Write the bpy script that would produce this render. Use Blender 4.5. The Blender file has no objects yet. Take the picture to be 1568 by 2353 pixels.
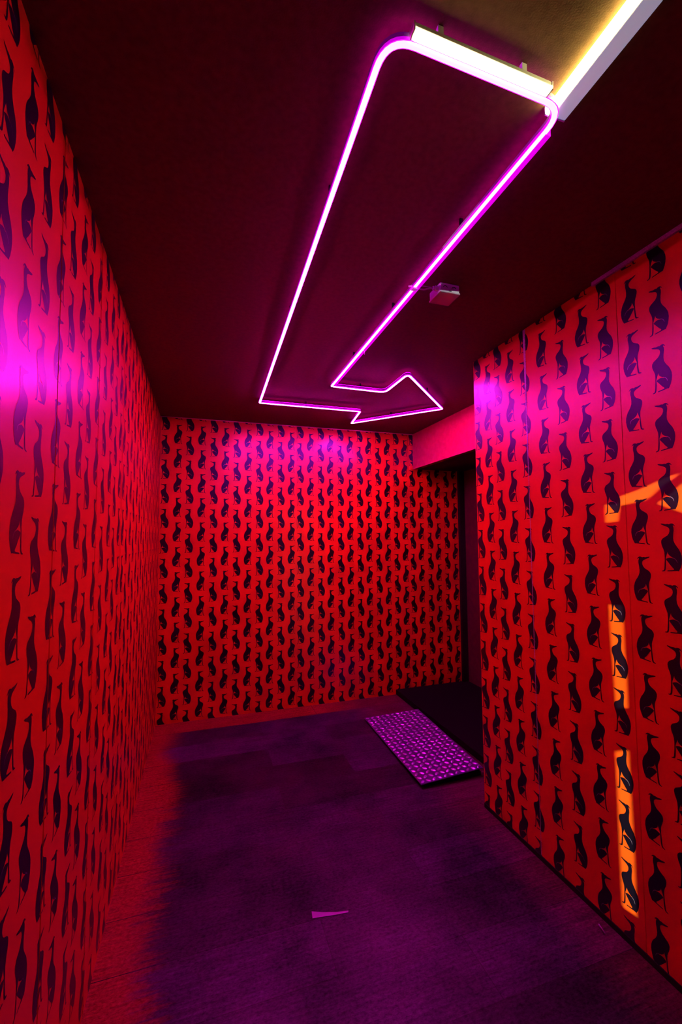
import bpy, bmesh, math, random
from mathutils import Vector, Matrix

random.seed(7)
S = bpy.context.scene
COL = S.collection
H = 2.4            # ceiling height
XL, XR, YB, YE = -0.3237, 1.4353, 3.6653, 2.020   # left wall, right wall, back wall, free end of right wall
XT, ZT = 1.904, 2.065                             # lintel plane and its underside
XA, ZF = 2.445, 0.045                             # alcove far side, alcove floor height
YF = -0.60                                        # front wall (behind the camera)

# ---------------------------------------------------------------- camera
cam_d = bpy.data.cameras.new('camera')
cam = bpy.data.objects.new('camera', cam_d); COL.objects.link(cam)
cam_d.sensor_fit = 'VERTICAL'; cam_d.sensor_height = 36.0
cam_d.lens = 992.3 / 2353 * 36.0
cam_d.clip_start = 0.02
yaw, pitch, roll, eye = 0.3118, 0.0600, -0.0075, 1.4193
f = Vector((math.sin(yaw)*math.cos(pitch), math.cos(yaw)*math.cos(pitch), math.sin(pitch)))
r = Vector((math.cos(yaw), -math.sin(yaw), 0)); u = r.cross(f)
r2 = math.cos(roll)*r + math.sin(roll)*u
u2 = -math.sin(roll)*r + math.cos(roll)*u
M = Matrix((( r2.x, u2.x, -f.x, 0), (r2.y, u2.y, -f.y, 0), (r2.z, u2.z, -f.z, eye), (0, 0, 0, 1)))
cam.matrix_world = M
S.camera = cam

# ---------------------------------------------------------------- world, sun, exposure
w = bpy.data.worlds.new('world'); S.world = w; w.use_nodes = True
w.node_tree.nodes['Background'].inputs[0].default_value = (0, 0, 0, 1)
w.node_tree.nodes['Background'].inputs[1].default_value = 0.0
S.view_settings.view_transform = 'Standard'
S.view_settings.look = 'None'
S.view_settings.gamma = 1
S.view_settings.use_curve_mapping = False
S.view_settings.exposure = 0.0
SUN = Vector((0.5, 1.0, 0.05)).normalized()  # unseen lamp aimed slightly upward so its beam reaches the ceiling box
sl = bpy.data.lights.new('sun', 'SUN'); sl.energy = 14.0; sl.angle = math.radians(0.28); sl.color = (1.0, 0.93, 0.85)
so = bpy.data.objects.new('sun', sl); COL.objects.link(so)
so.rotation_euler = SUN.to_track_quat('-Z', 'Y').to_euler(); so.location = (-2, -4, 3)

# ---------------------------------------------------------------- materials
def mat(name, col, rough=0.5, metal=0.0, spec=0.5, emit=None, es=0.0):
    m = bpy.data.materials.new(name); m.use_nodes = True
    b = m.node_tree.nodes['Principled BSDF']
    b.inputs['Base Color'].default_value = (*col, 1)
    b.inputs['Roughness'].default_value = rough
    b.inputs['Metallic'].default_value = metal
    b.inputs['Specular IOR Level'].default_value = spec
    if emit:
        b.inputs['Emission Color'].default_value = (*emit, 1)
        b.inputs['Emission Strength'].default_value = es
    return m

def noise_mat(name, c0, c1, rough, spec=0.5, scale=8.0, bump=0.0, bscale=80.0, stretch=(1, 1, 1), detail=6, metal=0.0):
    m = mat(name, c0, rough, metal, spec)
    nt = m.node_tree; b = nt.nodes['Principled BSDF']
    tc = nt.nodes.new('ShaderNodeTexCoord'); mp = nt.nodes.new('ShaderNodeMapping')
    mp.inputs['Scale'].default_value = stretch
    nt.links.new(tc.outputs['Object'], mp.inputs['Vector'])
    n = nt.nodes.new('ShaderNodeTexNoise'); n.inputs['Scale'].default_value = scale; n.inputs['Detail'].default_value = detail
    nt.links.new(mp.outputs[0], n.inputs['Vector'])
    rp = nt.nodes.new('ShaderNodeValToRGB')
    rp.color_ramp.elements[0].position = 0.35; rp.color_ramp.elements[0].color = (*c0, 1)
    rp.color_ramp.elements[1].position = 0.68; rp.color_ramp.elements[1].color = (*c1, 1)
    nt.links.new(n.outputs['Fac'], rp.inputs[0]); nt.links.new(rp.outputs[0], b.inputs['Base Color'])
    if bump:
        n2 = nt.nodes.new('ShaderNodeTexNoise'); n2.inputs['Scale'].default_value = bscale; n2.inputs['Detail'].default_value = 3
        nt.links.new(mp.outputs[0], n2.inputs['Vector'])
        bp = nt.nodes.new('ShaderNodeBump'); bp.inputs['Strength'].default_value = bump; bp.inputs['Distance'].default_value = 0.002
        nt.links.new(n2.outputs['Fac'], bp.inputs['Height']); nt.links.new(bp.outputs[0], b.inputs['Normal'])
    return m

M_paper = noise_mat('orange_red_wallpaper', (0.58, 0.080, 0.003), (0.64, 0.090, 0.004), 0.29, 0.7, 3.0, 0.04, 240)
M_dog = mat('black_print', (0.004, 0.003, 0.006), 0.31, 0, 0.6)
M_dog.node_tree.nodes['Principled BSDF'].inputs['Specular Tint'].default_value = (0.55, 0.6, 1.0, 1)
M_line = mat('pale_print_line', (0.16, 0.14, 0.17), 0.4)
M_gap = mat('dark_joint', (0.004, 0.003, 0.003), 0.9, 0, 0.1)
M_ceil = noise_mat('dark_brown_ceiling_paint', (0.100, 0.052, 0.021), (0.128, 0.068, 0.028), 0.85, 0.15, 60.0, 0.3, 300)
M_lint = noise_mat('dark_red_paint', (0.40, 0.010, 0.055), (0.46, 0.012, 0.07), 0.24, 1.0, 20.0, 0.15, 200)
M_alc = noise_mat('alcove_dark_paint', (0.05, 0.012, 0.010), (0.07, 0.018, 0.012), 0.8, 0.2, 20.0)
M_blackp = mat('black_paint', (0.006, 0.004, 0.004), 0.7, 0, 0.2)
M_carpet = noise_mat('black_rubber_floor', (0.003, 0.002, 0.003), (0.006, 0.004, 0.005), 0.9, 0.05, 90.0)
M_white = mat('white_plastic', (0.75, 0.78, 0.86), 0.4)
M_alu = noise_mat('aluminium_edge', (0.35, 0.45, 0.45), (0.6, 0.7, 0.7), 0.6, 0.4, 200.0, metal=0.0)
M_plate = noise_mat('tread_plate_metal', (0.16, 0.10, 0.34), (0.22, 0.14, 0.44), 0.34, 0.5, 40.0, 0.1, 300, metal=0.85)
M_stud = mat('bright_stud', (0.60, 0.36, 0.95), 0.34, 0.8)  # studs lighter than the plate
M_core = mat('neon_core', (0.8, 0.2, 0.8), 0.4, emit=(1.05, 0.014, 0.70), es=225.0)
_nt = M_core.node_tree
_tc = _nt.nodes.new('ShaderNodeTexCoord'); _sx = _nt.nodes.new('ShaderNodeSeparateXYZ'); _mr = _nt.nodes.new('ShaderNodeMapRange')
_nt.links.new(_tc.outputs['Object'], _sx.inputs[0]); _nt.links.new(_sx.outputs['Y'], _mr.inputs[0])
_mr.inputs[1].default_value = -1.1; _mr.inputs[2].default_value = 1.2; _mr.inputs[3].default_value = 62; _mr.inputs[4].default_value = 330
_nt.links.new(_mr.outputs[0], _nt.nodes['Principled BSDF'].inputs['Emission Strength'])
M_sleeve = mat('neon_sleeve', (0.7, 0.05, 0.7), 0.4, emit=(0.80, 0.0, 0.95), es=0.75)
M_glow = mat('neon_side_sleeve', (0.6, 0.05, 0.6), 0.4, emit=(0.75, 0.0, 0.85), es=1.0)
M_tube = mat('batten_tube', (0.9, 0.9, 0.9), 0.4, emit=(1.0, 0.86, 0.34), es=12.0)
M_back = mat('neon_added_rear_light', (0.5, 0.05, 0.5), 0.4, emit=(0.75, 0.0, 0.9), es=6.5)  # added emitter on the channel back that brightens the ceiling
M_tube2 = mat('batten_tube_warm', (0.9, 0.9, 0.9), 0.4, emit=(1.0, 0.86, 0.30), es=24.0)
M_chan = mat('channel_plastic', (0.35, 0.28, 0.42), 0.5, emit=(0.5, 0.0, 0.7), es=0.12)  # weak purple emission lightens the channel where no light reaches it
M_hous = mat('batten_housing_painted_glow', (0.7, 0.72, 0.8), 0.4, emit=(0.6, 0.7, 1.0), es=0.3)  # light on the housing put in as weak bluish emission
M_cable = mat('white_cable', (0.7, 0.6, 0.7), 0.45)
M_tape = mat('pale_tape', (0.26, 0.12, 0.34), 0.6)

def floor_material():
    m = mat('worn_plank_floor', (0.1, 0.08, 0.1), 0.42, 0, 0.3)
    nt = m.node_tree; b = nt.nodes['Principled BSDF']; N = nt.nodes.new; L = nt.links.new
    def rng(src, a, b_, c, d):
        q = N('ShaderNodeMapRange'); q.inputs[1].default_value = a; q.inputs[2].default_value = b_
        q.inputs[3].default_value = c; q.inputs[4].default_value = d; L(src, q.inputs[0]); return q.outputs[0]
    def mth(op, x, y):
        q = N('ShaderNodeMath'); q.operation = op
        for k, t in enumerate((x, y)):
            if isinstance(t, (int, float)): q.inputs[k].default_value = t
            else: L(t, q.inputs[k])
        return q.outputs[0]
    def noise(scale, stretch, detail, rough=0.6):
        mp_ = N('ShaderNodeMapping'); mp_.inputs['Scale'].default_value = stretch; L(tc.outputs['Object'], mp_.inputs['Vector'])
        q = N('ShaderNodeTexNoise'); q.inputs['Scale'].default_value = scale; q.inputs['Detail'].default_value = detail
        q.inputs['Roughness'].default_value = rough; L(mp_.outputs[0], q.inputs['Vector']); return q.outputs['Fac']
    tc = N('ShaderNodeTexCoord'); mp = N('ShaderNodeMapping'); mp.inputs['Location'].default_value = (0.35, -0.057, 0)
    L(tc.outputs['Object'], mp.inputs['Vector'])
    sx = N('ShaderNodeSeparateXYZ'); L(tc.outputs['Object'], sx.inputs[0])
    br = N('ShaderNodeTexBrick'); br.offset = 0.37
    br.inputs['Scale'].default_value = 1.0
    br.inputs['Brick Width'].default_value = 1.25; br.inputs['Row Height'].default_value = 0.2275
    br.inputs['Mortar Size'].default_value = 0.0016
    br.inputs['Color1'].default_value = (0.0055, 0.002, 0.009, 1)
    br.inputs['Color2'].default_value = (0.034, 0.011, 0.050, 1)
    br.inputs['Mortar'].default_value = (0.002, 0.001, 0.002, 1)
    L(mp.outputs[0], br.inputs['Vector'])
    g = noise(3.0, (1.3, 26, 1), 9, 0.75)          # long grain along the boards
    p = noise(2.1, (1, 1, 1), 6)                  # large worn patches
    sp = noise(70.0, (1, 1.5, 1), 4, 0.8)         # fine dust
    v = N('ShaderNodeTexVoronoi'); v.inputs['Scale'].default_value = 5.5; L(tc.outputs['Object'], v.inputs['Vector'])
    spots = rng(v.outputs['Distance'], 0.05, 0.11, 0.25, 1.0)
    k = mth('MULTIPLY', mth('MULTIPLY', rng(g, 0.35, 0.65, 0.2, 1.6), rng(p, 0.32, 0.66, 0.5, 1.2)), mth('MULTIPLY', spots, rng(sp, 0.35, 0.65, 0.55, 1.4)))
    sc = N('ShaderNodeVectorMath'); sc.operation = 'SCALE'; L(br.outputs['Color'], sc.inputs[0]); L(k, sc.inputs['Scale'])
    # lighter, redder boards beside the left wall and along the back and right walls
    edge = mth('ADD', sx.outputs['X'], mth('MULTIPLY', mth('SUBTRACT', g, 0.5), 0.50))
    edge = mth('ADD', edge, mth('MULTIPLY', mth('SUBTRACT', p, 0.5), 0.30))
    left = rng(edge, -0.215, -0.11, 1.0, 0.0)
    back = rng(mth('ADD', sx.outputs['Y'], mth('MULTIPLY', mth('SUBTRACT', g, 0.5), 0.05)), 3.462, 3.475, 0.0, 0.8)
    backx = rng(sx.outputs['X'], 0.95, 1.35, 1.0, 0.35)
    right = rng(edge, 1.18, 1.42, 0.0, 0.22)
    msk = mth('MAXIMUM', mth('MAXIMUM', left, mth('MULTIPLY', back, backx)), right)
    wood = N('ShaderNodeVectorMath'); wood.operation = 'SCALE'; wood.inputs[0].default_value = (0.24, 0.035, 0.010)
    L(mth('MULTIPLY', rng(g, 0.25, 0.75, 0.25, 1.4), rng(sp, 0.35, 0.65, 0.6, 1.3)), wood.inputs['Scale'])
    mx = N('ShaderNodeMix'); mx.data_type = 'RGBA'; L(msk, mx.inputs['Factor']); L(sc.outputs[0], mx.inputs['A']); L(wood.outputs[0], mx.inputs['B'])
    # joints stay dark in the lighter zones too
    mj = N('ShaderNodeMix'); mj.data_type = 'RGBA'; L(br.outputs['Fac'], mj.inputs['Factor']); L(mx.outputs['Result'], mj.inputs['A']); mj.inputs['B'].default_value = (0.003, 0.002, 0.003, 1)
    L(mj.outputs['Result'], b.inputs['Base Color'])
    bp = N('ShaderNodeBump'); bp.inputs['Strength'].default_value = 0.6; bp.inputs['Distance'].default_value = 0.0015
    L(mth('ADD', g, mth('MULTIPLY', sp, 0.3)), bp.inputs['Height']); L(bp.outputs[0], b.inputs['Normal'])
    L(rng(p, 0.3, 0.7, 0.55, 0.34), b.inputs['Roughness'])
    L(rng(mth('MULTIPLY', p, sp), 0.15, 0.38, 0.05, 0.45), b.inputs['Specular IOR Level'])
    return m
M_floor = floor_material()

# ---------------------------------------------------------------- helpers
def link(name, me, parent=None):
    o = bpy.data.objects.new(name, me); COL.objects.link(o)
    if parent: o.parent = parent
    return o

def obj(name, bm, mats, parent=None, smooth=False):
    me = bpy.data.meshes.new(name); bm.to_mesh(me); bm.free()
    for m in (mats if isinstance(mats, (list, tuple)) else [mats]): me.materials.append(m)
    if smooth:
        for p in me.polygons: p.use_smooth = True
    return link(name, me, parent)

def thing(name, loc, label, cat, group=None):
    o = bpy.data.objects.new(name, None); COL.objects.link(o); o.location = loc
    o['label'] = label; o['category'] = cat
    if group: o['group'] = group
    return o

def struct(o, label=None):
    o['kind'] = 'structure'
    if label: o['label'] = label
    return o

def box(bm, x0, x1, y0, y1, z0, z1, mi=0, bevel=0.0):
    vs = [bm.verts.new((x, y, z)) for x in (x0, x1) for y in (y0, y1) for z in (z0, z1)]
    idx = [(0, 1, 3, 2), (4, 6, 7, 5), (0, 4, 5, 1), (2, 3, 7, 6), (0, 2, 6, 4), (1, 5, 7, 3)]
    fs = []
    for q in idx:
        fc = bm.faces.new([vs[i] for i in q]); fc.material_index = mi; fs.append(fc)
    if bevel:
        es = list({e for fc in fs for e in fc.edges})
        bmesh.ops.bevel(bm, geom=es, offset=bevel, segments=2, affect='EDGES', profile=0.5)
    return fs

def nb(): return bmesh.new()

def tube(bm, pts, rad, n=10, cap=True):
    rings = []
    for i, p in enumerate(pts):
        p = Vector(p)
        a = Vector(pts[max(i-1, 0)]); b = Vector(pts[min(i+1, len(pts)-1)])
        t = (b - a).normalized()
        up = Vector((0, 0, 1)) if abs(t.z) < 0.9 else Vector((1, 0, 0))
        s = t.cross(up).normalized(); v = s.cross(t)
        rr = rad[i] if isinstance(rad, (list, tuple)) else rad
        rings.append([bm.verts.new(p + rr*(math.cos(k*2*math.pi/n)*s + math.sin(k*2*math.pi/n)*v)) for k in range(n)])
    for a, b in zip(rings, rings[1:]):
        for k in range(n): bm.faces.new((a[k], a[(k+1) % n], b[(k+1) % n], b[k]))
    if cap: bm.faces.new(rings[0][::-1]); bm.faces.new(rings[-1])

# ---------------------------------------------------------------- the dog print (outline in mm, origin at the top of the head)
DOG = [(-28.7,0.0),(-20.6,-1.0),(-13.6,-2.7),(-6.2,-2.1),(-2.2,-3.5),(3.3,-1.2),(8.6,-1.3),(12.8,-4.1),(16.9,-10.0),(13.2,-8.8),(10.5,-6.2),(9.8,-9.2),(11.7,-14.5),(11.9,-22.9),(10.1,-34.6),(9.1,-47.5),(9.9,-57.2),(13.4,-66.1),(18.5,-74.7),(24.2,-83.0),(28.6,-92.4),(31.7,-103.2),(32.6,-115.4),(31.0,-128.3),(27.7,-140.3),(24.0,-147.8),(21.3,-153.0),(17.4,-152.5),(9.7,-153.2),(-2.8,-154.6),(-13.9,-155.4),(-15.4,-154.1),(-13.4,-152.1),(-4.2,-151.1),(3.6,-150.2),(6.8,-148.7),(5.7,-145.7),(0.4,-140.5),(-6.1,-131.9),(-11.4,-124.9),(-15.6,-119.6),
       # slit up into the belly opening
       (-16.9,-116.2),(-15.0,-114.2),(-9.5,-111.9),(-5.0,-110.7),(-0.0,-111.0),(5.5,-113.2),(7.3,-113.2),(4.0,-110.7),(-3.5,-105.7),(-8.3,-100.8),(-10.0,-97.0),(-10.4,-92.5),(-13.4,-100.7),(-17.4,-112.5),(-17.5,-119.5),
       (-17.5,-130.8),(-18.4,-142.5),(-19.4,-149.6),(-21.2,-154.1),(-24.5,-156.2),(-29.0,-156.7),(-32.6,-156.3),(-31.2,-154.2),(-26.3,-152.7),(-24.1,-148.4),(-22.9,-138.1),(-21.6,-123.4),(-20.7,-106.0),(-21.3,-93.3),(-23.8,-83.9),(-26.9,-76.1),(-29.1,-68.0),(-29.8,-60.9),(-28.5,-54.9),(-24.0,-48.9),(-16.3,-44.3),(-9.1,-39.8),(-4.0,-33.5),(-1.4,-25.8),(-1.7,-18.8),(-5.2,-13.8),(-10.8,-10.7),(-19.3,-7.3),(-27.2,-3.5)]
ARC = [(4.0,-110.0),(8.7,-111.4),(13.4,-114.9),(16.8,-119.9),(18.3,-126.4),(17.3,-126.7),(15.6,-121.0),(12.1,-116.2),(7.4,-113.0)]

def clip(poly, u0, u1, z0, z1):
    def cut(P, inside, inter):
        out = []
        for i in range(len(P)):
            a, b = P[i-1], P[i]
            if inside(b):
                if not inside(a): out.append(inter(a, b))
                out.append(b)
            elif inside(a): out.append(inter(a, b))
        return out
    def iu(U): return lambda a, b: (U, a[1] + (b[1]-a[1])*(U-a[0])/(b[0]-a[0]))
    def iz(Z): return lambda a, b: (a[0] + (b[0]-a[0])*(Z-a[1])/(b[1]-a[1]), Z)
    if all(u0 < q[0] < u1 and z0 < q[1] < z1 for q in poly): return poly
    P = cut(poly, lambda q: q[0] > u0, iu(u0))
    if P: P = cut(P, lambda q: q[0] < u1, iu(u1))
    if P: P = cut(P, lambda q: q[1] > z0, iz(z0))
    if P: P = cut(P, lambda q: q[1] < z1, iz(z1))
    return P if len(P) >= 3 else None

PITCH = 0.1965
def papered_wall(name, origin, udir, nrm, panels, cols, phaseL, phaseR, z1=H, thick=0.012, alt_z1=None):
    """panels: (u0,u1,z0,z1) boards; cols: (u, 'L' or 'R') columns of dogs. One mesh: boards, joints, printed dogs."""
    bm = nb()
    O = Vector(origin); U = Vector(udir); Nn = Vector(nrm)
    P = lambda uu, z, d=0.0: O + U*uu + Vector((0, 0, z)) + Nn*d
    def face(pts, mi, d):
        try:
            fc = bm.faces.new([bm.verts.new(P(a, b, d)) for a, b in pts])
        except ValueError: return
        fc.normal_update()
        if fc.normal.dot(Nn) < 0: fc.normal_flip()
        fc.material_index = mi
    for (u0, u1, z0, zz) in panels:
        v = [bm.verts.new(P(a, b, d)) for d in (0.0, -thick) for a, b in ((u0, z0), (u1, z0), (u1, zz), (u0, zz))]
        for q in ((0, 1, 2, 3), (7, 6, 5, 4), (0, 4, 5, 1), (1, 5, 6, 2), (2, 6, 7, 3), (3, 7, 4, 0)):
            bm.faces.new([v[i] for i in q]).material_index = 0
        for (cu, side) in cols:
            if cu < u0 - 0.04 or cu > u1 + 0.04: continue
            s = 1 if side == 'L' else -1
            top = (phaseL if side == 'L' else phaseR)
            k0 = math.floor((z0 - top) / PITCH) - 1; k1 = math.ceil((zz + 0.2 - top) / PITCH) + 1
            for k in range(k0, k1):
                t = top + k*PITCH
                if t < z0 or t - 0.157 > zz: continue
                for poly, mi, d in ((DOG, 1, 0.0004), (ARC, 2, 0.0007)):
                    q = clip([(cu + s*a/1000, t + b/1000) for a, b in poly], u0, u1, z0, zz)
                    if q: face(q, mi, d)
    # dark backing seen through the joints
    ua = min(p[0] for p in panels); ub = max(p[1] for p in panels)
    for fcs in ([(ua, 0.0), (ub, 0.0), (ub, panels[0][3]), (ua, panels[0][3])],): face(fcs, 3, -thick*0.9)
    return struct(obj(name, bm, [M_paper, M_dog, M_line, M_gap]))

# ---------------------------------------------------------------- room shell
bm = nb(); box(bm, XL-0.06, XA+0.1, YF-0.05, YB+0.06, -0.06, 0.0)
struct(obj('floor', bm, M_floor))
bm = nb(); box(bm, XL-0.06, XA+0.1, YF-0.05, YB+0.06, H, H+0.06)
struct(obj('ceiling', bm, M_ceil))

# left wall (u = +Y)
cl = [(0.337,'R'),(0.437,'L'),(0.537,'R'),(0.637,'L'),(0.737,'R'),(0.837,'L'),(0.937,'R'),(1.034,'L'),(1.139,'R'),(1.232,'L'),(1.337,'R'),(1.426,'L'),(1.534,'R'),(1.641,'L'),(1.75,'R'),(1.845,'L'),(1.949,'R'),(2.044,'R'),(2.138,'L'),(2.245,'R'),(2.338,'L'),(2.448,'R')]
yy = 2.548; sd = 'L'
while yy < YB: cl.append((yy, sd)); sd = 'R' if sd == 'L' else 'L'; yy += 0.0985
yy = 0.237; sd = 'L'
while yy > YF: cl.append((yy, sd)); sd = 'R' if sd == 'L' else 'L'; yy -= 0.1
g = 0.0030
seams = [YF, 1.140, 1.552, 2.0, 2.80, YB]
pl = [(a + g, b - g, 0.0, H) for a, b in zip(seams, seams[1:])]
papered_wall('wall_left', (XL, 0, 0), (0, 1, 0), (1, 0, 0), pl, cl, 1.466, 1.549)

# back wall (u = +X), lower beyond the lintel
cb = [(-0.284,'L'),(-0.189,'R'),(-0.100,'L'),(-0.005,'R'),(0.088,'L'),(0.18,'R'),(0.273,'L'),(0.365,'R'),(0.459,'L'),(0.548,'R'),(0.641,'L'),(0.732,'R'),(0.811,'L'),(0.903,'R'),(0.996,'L'),(1.084,'R'),(1.179,'L'),(1.270,'R'),(1.363,'L'),(1.451,'R'),(1.545,'L'),(1.636,'R'),(1.726,'L'),(1.814,'R'),(1.892,'L'),(1.979,'R'),(2.075,'L'),(2.162,'R'),(2.257,'L'),(2.346,'R')]
pb = [(XL, 0.7715, 0.0, H-0.004), (0.773, 1.8530, 0.0, H-0.004), (1.8570, 2.384, 0.0, H-0.004)]
papered_wall('wall_back', (0, YB, 0), (1, 0, 0), (0, -1, 0), pb, cb, 1.661, 1.554)

# right wall (u = -Y)
cr = [(1.987,'L'),(1.903,'R'),(1.816,'L'),(1.727,'R'),(1.627,'L'),(1.517,'R'),(1.407,'L'),(1.302,'R'),(1.200,'L'),(1.099,'R'),(1.000,'L')]
yy = 0.898; sd = 'R'
while yy > YF: cr.append((yy, sd)); sd = 'R' if sd == 'L' else 'L'; yy -= 0.1
cr = [(-a, s) for a, s in cr]
pr = [(-YE, -1.622, 0.022, H-0.006), (-1.618, -1.1495, 0.022, H-0.006), (-1.1470, 0.12, 0.022, H-0.006), (0.1225, -YF, 0.022, H-0.006)]
papered_wall('wall_right', (XR, 0, 0), (0, -1, 0), (-1, 0, 0), pr, cr, 1.459, 1.349)
# core of the right partition and its return towards the alcove
bm = nb(); box(bm, XR+0.0125, XR+0.07, YF, YE-0.001, 0.0, H); box(bm, XR+0.07, XA+0.06, YE-0.06, YE-0.001, 0.0, H)
struct(obj('wall_alcove_near', bm, M_blackp))
# black skirting along the right wall
bm = nb(); box(bm, XR-0.003, XR+0.0124, YF, YE, 0.0, 0.0215)
struct(obj('baseboard_right', bm, M_blackp))

# lintel over the alcove opening, alcove ceiling, alcove wall and raised floor
bm = nb(); box(bm, XT, XT+0.05, YE-0.001, YB-0.0005, ZT, H); 
struct(obj('wall_lintel', bm, M_lint))
bm = nb(); box(bm, XT+0.0502, XA+0.06, YE, YB-0.0005, ZT, ZT+0.04)
struct(obj('ceiling_alcove', bm, M_blackp))
bm = nb(); box(bm, XA, XA+0.06, YE, YB, 0.0, ZT)
struct(obj('wall_alcove', bm, M_alc))
bm = nb(); box(bm, 2.3845, XA-0.0005, YB-0.03, YB+0.01, ZF, ZT-0.0005, bevel=0.003)
struct(obj('trim_1', bm, M_blackp))
bm = nb(); box(bm, 1.690, XA, YE, YB-0.0005, 0.0, ZF, bevel=0.004)
struct(obj('floor_alcove', bm, M_carpet))

# front wall behind the camera, with unseen openings shaped to throw the wall's light patches
bm = nb()
POLY = [[(1.231,1.536),(1.177,1.532),(1.171,1.560),(1.095,1.578),(1.005,1.607),(0.962,1.615),(0.985,1.601),(1.021,1.580),(1.055,1.552),(1.081,1.539),(1.172,1.528),(1.182,1.473),(1.232,1.469)],
 [(1.036,1.525),(1.001,1.549),(0.956,1.581),(0.914,1.598),(0.867,1.605),(0.875,1.457),(0.921,1.472),(0.960,1.491),(1.010,1.512)],
 [(1.233,1.165),(1.180,1.172),(1.180,1.034),(1.177,0.914),(1.178,0.816),(1.223,0.795),(1.226,0.899),(1.232,1.039)],
 [(1.233,0.638),(1.182,0.670),(1.181,0.512),(1.179,0.382),(1.179,0.195),(1.180,0.115),(1.232,0.106),(1.233,0.288),(1.232,0.454)]]
edges = []
def loop(pts):
    vs = [bm.verts.new((x, YF-0.002, z)) for x, z in pts]
    for i in range(len(vs)): edges.append(bm.edges.new((vs[i-1], vs[i])))
loop([(XL-0.06, 0), (XA+0.1, 0), (XA+0.1, H), (XL-0.06, H)])
for P_ in POLY:
    q = []
    for (y, z) in P_:
        t = (y - (YF-0.002)) / SUN.y
        q.append((XR - SUN.x*t, z - SUN.z*t))
    loop(q)
for k in range(10):      # invented unseen slits, added to throw light on the ceiling box
    q = []
    for (x, z) in ((0.854+0.01*k, 2.362), (0.8562+0.01*k, 2.362), (0.8562+0.01*k, 2.393), (0.854+0.01*k, 2.393)):
        t = (1.407 - (YF-0.002)) / SUN.y
        q.append((x - SUN.x*t, z - SUN.z*t))
    loop(q)
bmesh.ops.triangle_fill(bm, edges=edges, use_beauty=True, use_dissolve=False)
ret = bmesh.ops.extrude_face_region(bm, geom=list(bm.faces))
bmesh.ops.translate(bm, verts=[v for v in ret['geom'] if isinstance(v, bmesh.types.BMVert)], vec=(0, -0.002, 0))
struct(obj('wall_front', bm, M_blackp))

# thin edge trims
bm = nb()   # metal edge strip in the open joint of the right wall, wider towards the ceiling
vs = []
for x in (XR-0.0012, XR+0.006):
    for (y, z) in ((1.6125, H-0.008), (1.6275, H-0.008), (1.6212, 1.75), (1.6208, 0.024), (1.6192, 0.024), (1.6188, 1.75)):
        vs.append(bm.verts.new((x, y, z)))
bm.faces.new(vs[:6]); bm.faces.new(vs[6:][::-1])
for i in range(6): bm.faces.new((vs[i], vs[6+i], vs[6+(i+1) % 6], vs[(i+1) % 6]))
bmesh.ops.recalc_face_normals(bm, faces=bm.faces)
struct(obj('trim_2', bm, M_alu))
bm = nb(); box(bm, XR-0.010, XR+0.004, -0.55, 1.24, H-0.016, H-0.0005)
struct(obj('trim_3', bm, M_alu))
bm = nb(); box(bm, XL+0.001, XT-0.001, YB-0.006, YB-0.0006, H-0.006, H-0.0004)
struct(obj('trim_4', bm, mat('pink_edge', (0.6, 0.3, 0.35), 0.5)))
bm = nb(); box(bm, 1.8533, 1.8567, YB-0.0008, YB+0.003, 0.0, ZT-0.02)
struct(obj('trim_5', bm, mat('red_edge', (0.6, 0.10, 0.06), 0.6)))

# ---------------------------------------------------------------- neon arrow
ZN = 2.36
ARROW = [(0.372,2.98,.012),(1.116,2.978,.014),(1.163,3.309,.012),(1.674,2.745,.012),(1.123,2.204,.05),(1.122,2.532,.05),(0.757,2.523,.014),(0.747,0.735,.05),(0.700,0.703,.018),(0.320,0.690,.05)]
ARROW[-3:] = [(0.752,0.702,.055),(0.322,0.690,.060)]
def rounded(pts, n=8):
    out = []
    m = len(pts)
    for i in range(m):
        p0, p1, p2 = Vector(pts[i-1][:2]), Vector(pts[i][:2]), Vector(pts[(i+1) % m][:2])
        d0 = (p0-p1).normalized(); d2 = (p2-p1).normalized(); rad = pts[i][2]
        a, b = p1 + d0*rad, p1 + d2*rad
        for k in range(n+1):
            t = k/n
            out.append((1-t)**2*a + 2*t*(1-t)*p1 + t*t*b)
    return out
path = rounded(ARROW)
def sweep(bm, path, prof):
    """closed horizontal path, closed profile of (outward offset, z)"""
    m = len(path); rings = []
    for i in range(m):
        t = ((path[i]-path[i-1]).normalized() + (path[(i+1) % m]-path[i]).normalized())
        t.normalize(); n = Vector((t.y, -t.x))
        c = max(0.5, t.dot((path[(i+1) % m]-path[i]).normalized()))
        rings.append([bm.verts.new((path[i].x + n.x*a/c, path[i].y + n.y*a/c, z)) for a, z in prof])
    k = len(prof)
    for i in range(m):
        A, B = rings[i-1], rings[i]
        for j in range(k): bm.faces.new((A[j], A[(j+1) % k], B[(j+1) % k], B[j]))
    bmesh.ops.recalc_face_normals(bm, faces=bm.faces)
arrow = thing('neon_arrow_sign', (0.55, 1.8, H), 'large magenta neon tube arrow bending right, mounted under the dark ceiling', 'neon sign')
def local(bm, t):
    bmesh.ops.translate(bm, verts=bm.verts, vec=(-t.location.x, -t.location.y, -t.location.z)); return bm
bm = nb(); prof = [(0.0062*math.sin(a), ZN - 0.0025*math.cos(a)) for a in [math.radians(d) for d in range(-90, 91, 22)]]
sweep(bm, path, prof + [(0.0062, ZN+0.004), (-0.0062, ZN+0.004)])
o = obj('neon_tube', local(bm, arrow), M_core, arrow, True); o['label'] = 'glowing white-pink tube'
bm = nb(); sweep(bm, path, [(-0.0078, ZN+0.0005), (0.0078, ZN+0.0005), (0.0078, ZN+0.0075), (-0.0078, ZN+0.0075)])
o = obj('sleeve', local(bm, arrow), M_sleeve, arrow); o['label'] = 'magenta translucent sleeve'
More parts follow.
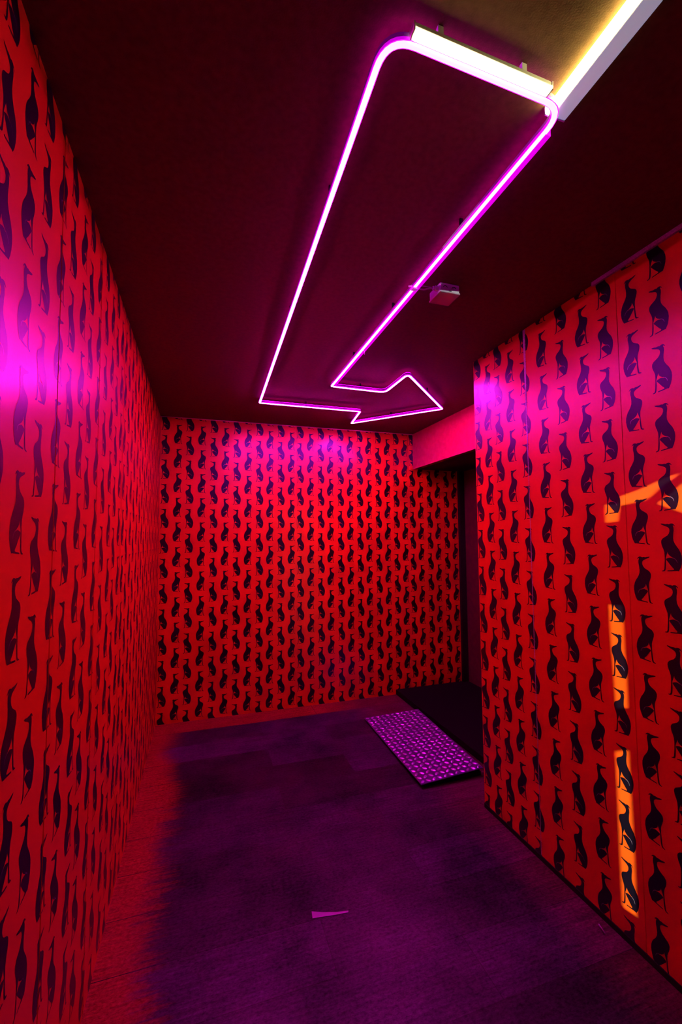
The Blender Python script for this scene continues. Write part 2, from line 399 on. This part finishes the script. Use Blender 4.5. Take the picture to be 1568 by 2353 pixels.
bm = nb(); sweep(bm, path, [(-0.0078, ZN+0.0077), (0.0078, ZN+0.0077), (0.0078, ZN+0.0165), (-0.0078, ZN+0.0165)])
o = obj('back_channel', local(bm, arrow), M_chan, arrow); o['label'] = 'dark backing channel'
bm = nb(); sweep(bm, path, [(-0.0055, ZN+0.0167), (0.0055, ZN+0.0167), (0.0055, ZN+0.019), (-0.0055, ZN+0.019)])
o = obj('added_rear_glow', local(bm, arrow), M_back, arrow); o['label'] = 'added magenta light line on the back of the channel, brightening the ceiling'
bm = nb(); box(bm, 0.7635, 0.778, 0.76, 2.50, ZN-0.003, ZN+0.012)
# follow the slight taper of the long rail
for v in bm.verts: v.co.x += -0.0085 + 0.007*(v.co.y-0.76)/1.74
o = obj('side_strip', local(bm, arrow), M_glow, arrow); o['label'] = 'magenta side strip along the long rail'
def clip_part(x, y, ang):
    bm = nb(); box(bm, -0.005, 0.005, -0.004, 0.004, 0.0192, 0.0395, bevel=0.001)
    bmesh.ops.transform(bm, matrix=Matrix.Translation((x, y, ZN)) @ Matrix.Rotation(ang, 4, 'Z'), verts=bm.verts)
    obj('mounting_clip', local(bm, arrow), M_blackp, arrow)
for x, y, a in ((0.331,1.1,0),(0.347,1.75,0),(0.363,2.5,0),(0.7,2.979,1.57),(1.4,3.045,-.83),(1.4,2.475,.78),(0.95,2.528,1.57),(0.7555,2.1,0),(0.753,1.6,0),(0.7515,1.1,0),(0.52,0.696,1.57)):
    clip_part(x, y, a)
bm = nb(); tube(bm, [(0.753,1.985,ZN+0.001),(0.760,1.972,ZN-0.004),(0.764,1.965,ZN-0.014),(0.766,1.972,ZN-0.024)], 0.0014, 8)
obj('wire_tail', local(bm, arrow), M_cable, arrow, True)
bm = nb()
tube(bm, [(0.738,1.43,ZN+0.012),(0.768,1.40,ZN+0.006)], 0.0035, 8)
box(bm, 0.744, 0.764, 1.405, 1.425, ZN-0.007, ZN-0.002, bevel=0.001)
obj('cable_clip', local(bm, arrow), mat('clip_plastic', (0.7, 0.3, 0.7), 0.4, emit=(0.8, 0.1, 0.8), es=0.4), arrow)  # pink glow put in as emission; the clip is no lamp

# ---------------------------------------------------------------- two short white battens
b1 = thing('ceiling_batten_light', (0.53, 0.67, H), 'short white strip light fixed behind the near edge of the neon arrow', 'ceiling light')
def shear(bm):
    for v in bm.verts: v.co.y += 0.6805 + 0.0279*(v.co.x - 0.322)
    return bm
bm = nb(); box(bm, 0.366, 0.690, -0.018, 0.0, ZN+0.0052, ZN+0.0140, bevel=0.002)
obj('housing', local(shear(bm), b1), M_white, b1)
bm = nb(); box(bm, 0.367, 0.689, -0.0155, 0.0, ZN-0.0045, ZN+0.005, bevel=0.003)
o = obj('light_tube', local(shear(bm), b1), M_tube, b1); o['label'] = 'glowing white tube'
for x0 in (0.3630, 0.6902):
    bm = nb(); box(bm, x0, x0+0.0026, -0.019, 0.0005, ZN-0.003, ZN+0.0143); obj('end_cap', local(shear(bm), b1), M_white, b1)
for x0 in (0.42, 0.62):
    bm = nb(); box(bm, x0, x0+0.012, -0.010, -0.002, ZN+0.0141, H-0.0005); obj('mounting_bracket', local(shear(bm), b1), M_white, b1)
b2 = thing('ceiling_batten_light', (0.745, 0.60, H), 'short strip light with pale blue housing, right of the brown lit ceiling patch', 'ceiling light')
ZB = 2.3805
def skew(bm):
    for v in bm.verts: v.co.x += (v.co.y - 0.50)*0.045
    return bm
bm = nb(); box(bm, 0.7420, 0.7800, 0.505, 0.738, ZB, H-0.0005, bevel=0.002)
o = obj('housing', local(skew(bm), b2), M_hous, b2); o['label'] = 'pale blue-white housing with painted-in glow'
bm = nb(); tube(bm, [(0.7325, 0.508, ZB+0.0085), (0.7325, 0.735, ZB+0.0085)], 0.0088, 14)
o = obj('light_tube', local(skew(bm), b2), M_tube2, b2, True); o['label'] = 'glowing yellow-white tube'
for y0 in (0.5005, 0.7385):
    bm = nb(); box(bm, 0.724, 0.7805, y0, y0+0.004, ZB-0.0003, H-0.0005, bevel=0.001); obj('end_cap', local(skew(bm), b2), M_white, b2)

# ---------------------------------------------------------------- junction box
jb = thing('junction_box', (0.903, 1.448, H), 'small white electrical junction box on the ceiling right of the neon rail', 'junction box')
X0, X1, Y0, Y1, Z0 = 0.861, 0.946, 1.407, 1.49, 2.361
bm = nb(); box(bm, X0, X1, Y0, Y1, Z0+0.006, H-0.0005, bevel=0.004)
obj('box_body', local(bm, jb), M_white, jb)
bm = nb(); box(bm, X0-0.002, X1+0.002, Y0-0.002, Y1+0.002, Z0-0.001, Z0+0.0058, bevel=0.002)
obj('lid', local(bm, jb), M_white, jb)
for cx in (X0+0.022, X0+0.060):     # moulded knock-out arcs on the near face
    bm = nb()
    tube(bm, [(cx + 0.009*math.cos(a), Y0-0.0008, H-0.022 + 0.009*math.sin(a)) for a in [math.radians(d) for d in range(20, 161, 14)]], 0.0011, 6)
    obj('knockout', local(bm, jb), M_gap, jb)
bm = nb(); box(bm, X0+0.037, X0+0.049, Y0-0.0012, Y0+0.001, H-0.033, H-0.0308); obj('lid_latch', local(bm, jb), M_gap, jb)
bm = nb(); tube(bm, [(X0+0.001,1.424,H-0.020),(X0-0.014,1.424,H-0.020)], 0.0095, 6); tube(bm, [(X0-0.014,1.424,H-0.020),(X0-0.022,1.424,H-0.020)], 0.0072, 14)
obj('cable_gland', local(bm, jb), M_white, jb)
pc = thing('power_cable', (0.80, 1.42, 2.37), 'short thin pale cable from the neon rail to the white junction box', 'cable')
bm = nb(); tube(bm, [(0.764,1.418,ZN+0.004),(0.780,1.417,ZN+0.001),(0.797,1.419,ZN+0.003),(0.815,1.423,ZN+0.012),(0.8388,1.424,H-0.020)], 0.0026, 8)
tube(bm, [(0.764,1.412,ZN+0.006),(0.785,1.412,ZN+0.012),(0.81,1.418,ZN+0.017),(0.8388,1.424,H-0.0185)], 0.0016, 8)
obj('cable_sheath', local(bm, pc), M_cable, pc, True)

# ---------------------------------------------------------------- tread plate ramp at the alcove
A, B, C_, D = Vector((1.222,3.240,0.016)), Vector((1.664,3.190,0.048)), Vector((1.606,2.268,0.052)), Vector((1.192,2.262,0.030))
ramp = thing('tread_plate_ramp', (1.42, 2.74, 0.0), 'purple-lit metal tread plate lying on the floor before the dark alcove', 'metal plate')
def Pq(s, t): return (A*(1-s)+B*s)*(1-t) + (D*(1-s)+C_*s)*t
bm = nb()
nx, ny = 4, 8; grid = [[bm.verts.new(Pq(i/nx, j/ny)) for j in range(ny+1)] for i in range(nx+1)]
for i in range(nx):
    for j in range(ny): bm.faces.new((grid[i][j], grid[i+1][j], grid[i+1][j+1], grid[i][j+1]))
bmesh.ops.recalc_face_normals(bm, faces=bm.faces)
fc = next(iter(bm.faces))
if fc.normal.z < 0: bmesh.ops.reverse_faces(bm, faces=bm.faces)
bmesh.ops.solidify(bm, geom=list(bm.faces), thickness=0.004)
nrm = (B-A).cross(D-A).normalized()
if nrm.z < 0: nrm = -nrm
# raised lozenge studs, alternating direction
NX, NY = 11, 24
ex = (B-A).normalized(); ey = nrm.cross(ex).normalized()
for i in range(NX):
    for j in range(NY):
        c = Pq((i+0.5)/NX, (j+0.5)/NY) + nrm*0.0001
        a = math.radians(45 if (i+j) % 2 else -45)
        d = ex*math.cos(a) + ey*math.sin(a); e = nrm.cross(d)
        rings = []
        for sc_, hh in ((1.0, 0.0), (0.85, 0.0022), (0.5, 0.0038)):
            rings.append([bm.verts.new(c + nrm*hh + d*(0.0165*sc_*math.cos(k*math.pi/6)) + e*(0.0085*sc_*math.sin(k*math.pi/6))) for k in range(12)])
        tipv = bm.verts.new(c + nrm*0.0043)
        for ra, rb in zip(rings, rings[1:]):
            for k in range(12):
                q = bm.faces.new((ra[k], ra[(k+1) % 12], rb[(k+1) % 12], rb[k])); q.smooth = True; q.material_index = 1
        for k in range(12):
            q = bm.faces.new((rings[-1][k], rings[-1][(k+1) % 12], tipv)); q.smooth = True; q.material_index = 1
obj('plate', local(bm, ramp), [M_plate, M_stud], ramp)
bm = nb()     # dark timber batten that carries the near edge of the plate
box(bm, 1.225, 1.60, 2.285, 2.325, 0.0, 0.0235)
obj('support_batten', local(bm, ramp), M_blackp, ramp)

# ---------------------------------------------------------------- small things on the floor
bm = nb()
pts = [(0.409,1.6485),(0.547,1.638),(0.545,1.6335),(0.566,1.640),(0.545,1.647),(0.47,1.668),(0.414,1.686)]
pts = [(0.410,1.655),(0.45,1.650),(0.50,1.6425),(0.545,1.638),(0.548,1.645),(0.50,1.654),(0.45,1.670),(0.414,1.686)]
v0 = [bm.verts.new((x, y, 0.0006)) for x, y in pts]; v1 = [bm.verts.new((x, y, 0.0018)) for x, y in pts]
bm.faces.new(v0[::-1]); bm.faces.new(v1)
for i in range(len(pts)): bm.faces.new((v0[i-1], v0[i], v1[i], v1[i-1]))
bmesh.ops.recalc_face_normals(bm, faces=bm.faces)
o = obj('tape_strip', bm, M_tape); o['label'] = 'small pale pink strip of tape lying in the middle of the dark floor'; o['category'] = 'tape'
bm = nb(); tube(bm, [(1.396,1.298,0.004),(1.391,1.290,0.007),(1.387,1.278,0.008),(1.385,1.264,0.003)], 0.0028, 6)
o = obj('plastic_scrap', bm, M_tape, None, True); o['label'] = 'tiny curled pink scrap on the floor by the right wall'; o['category'] = 'litter'
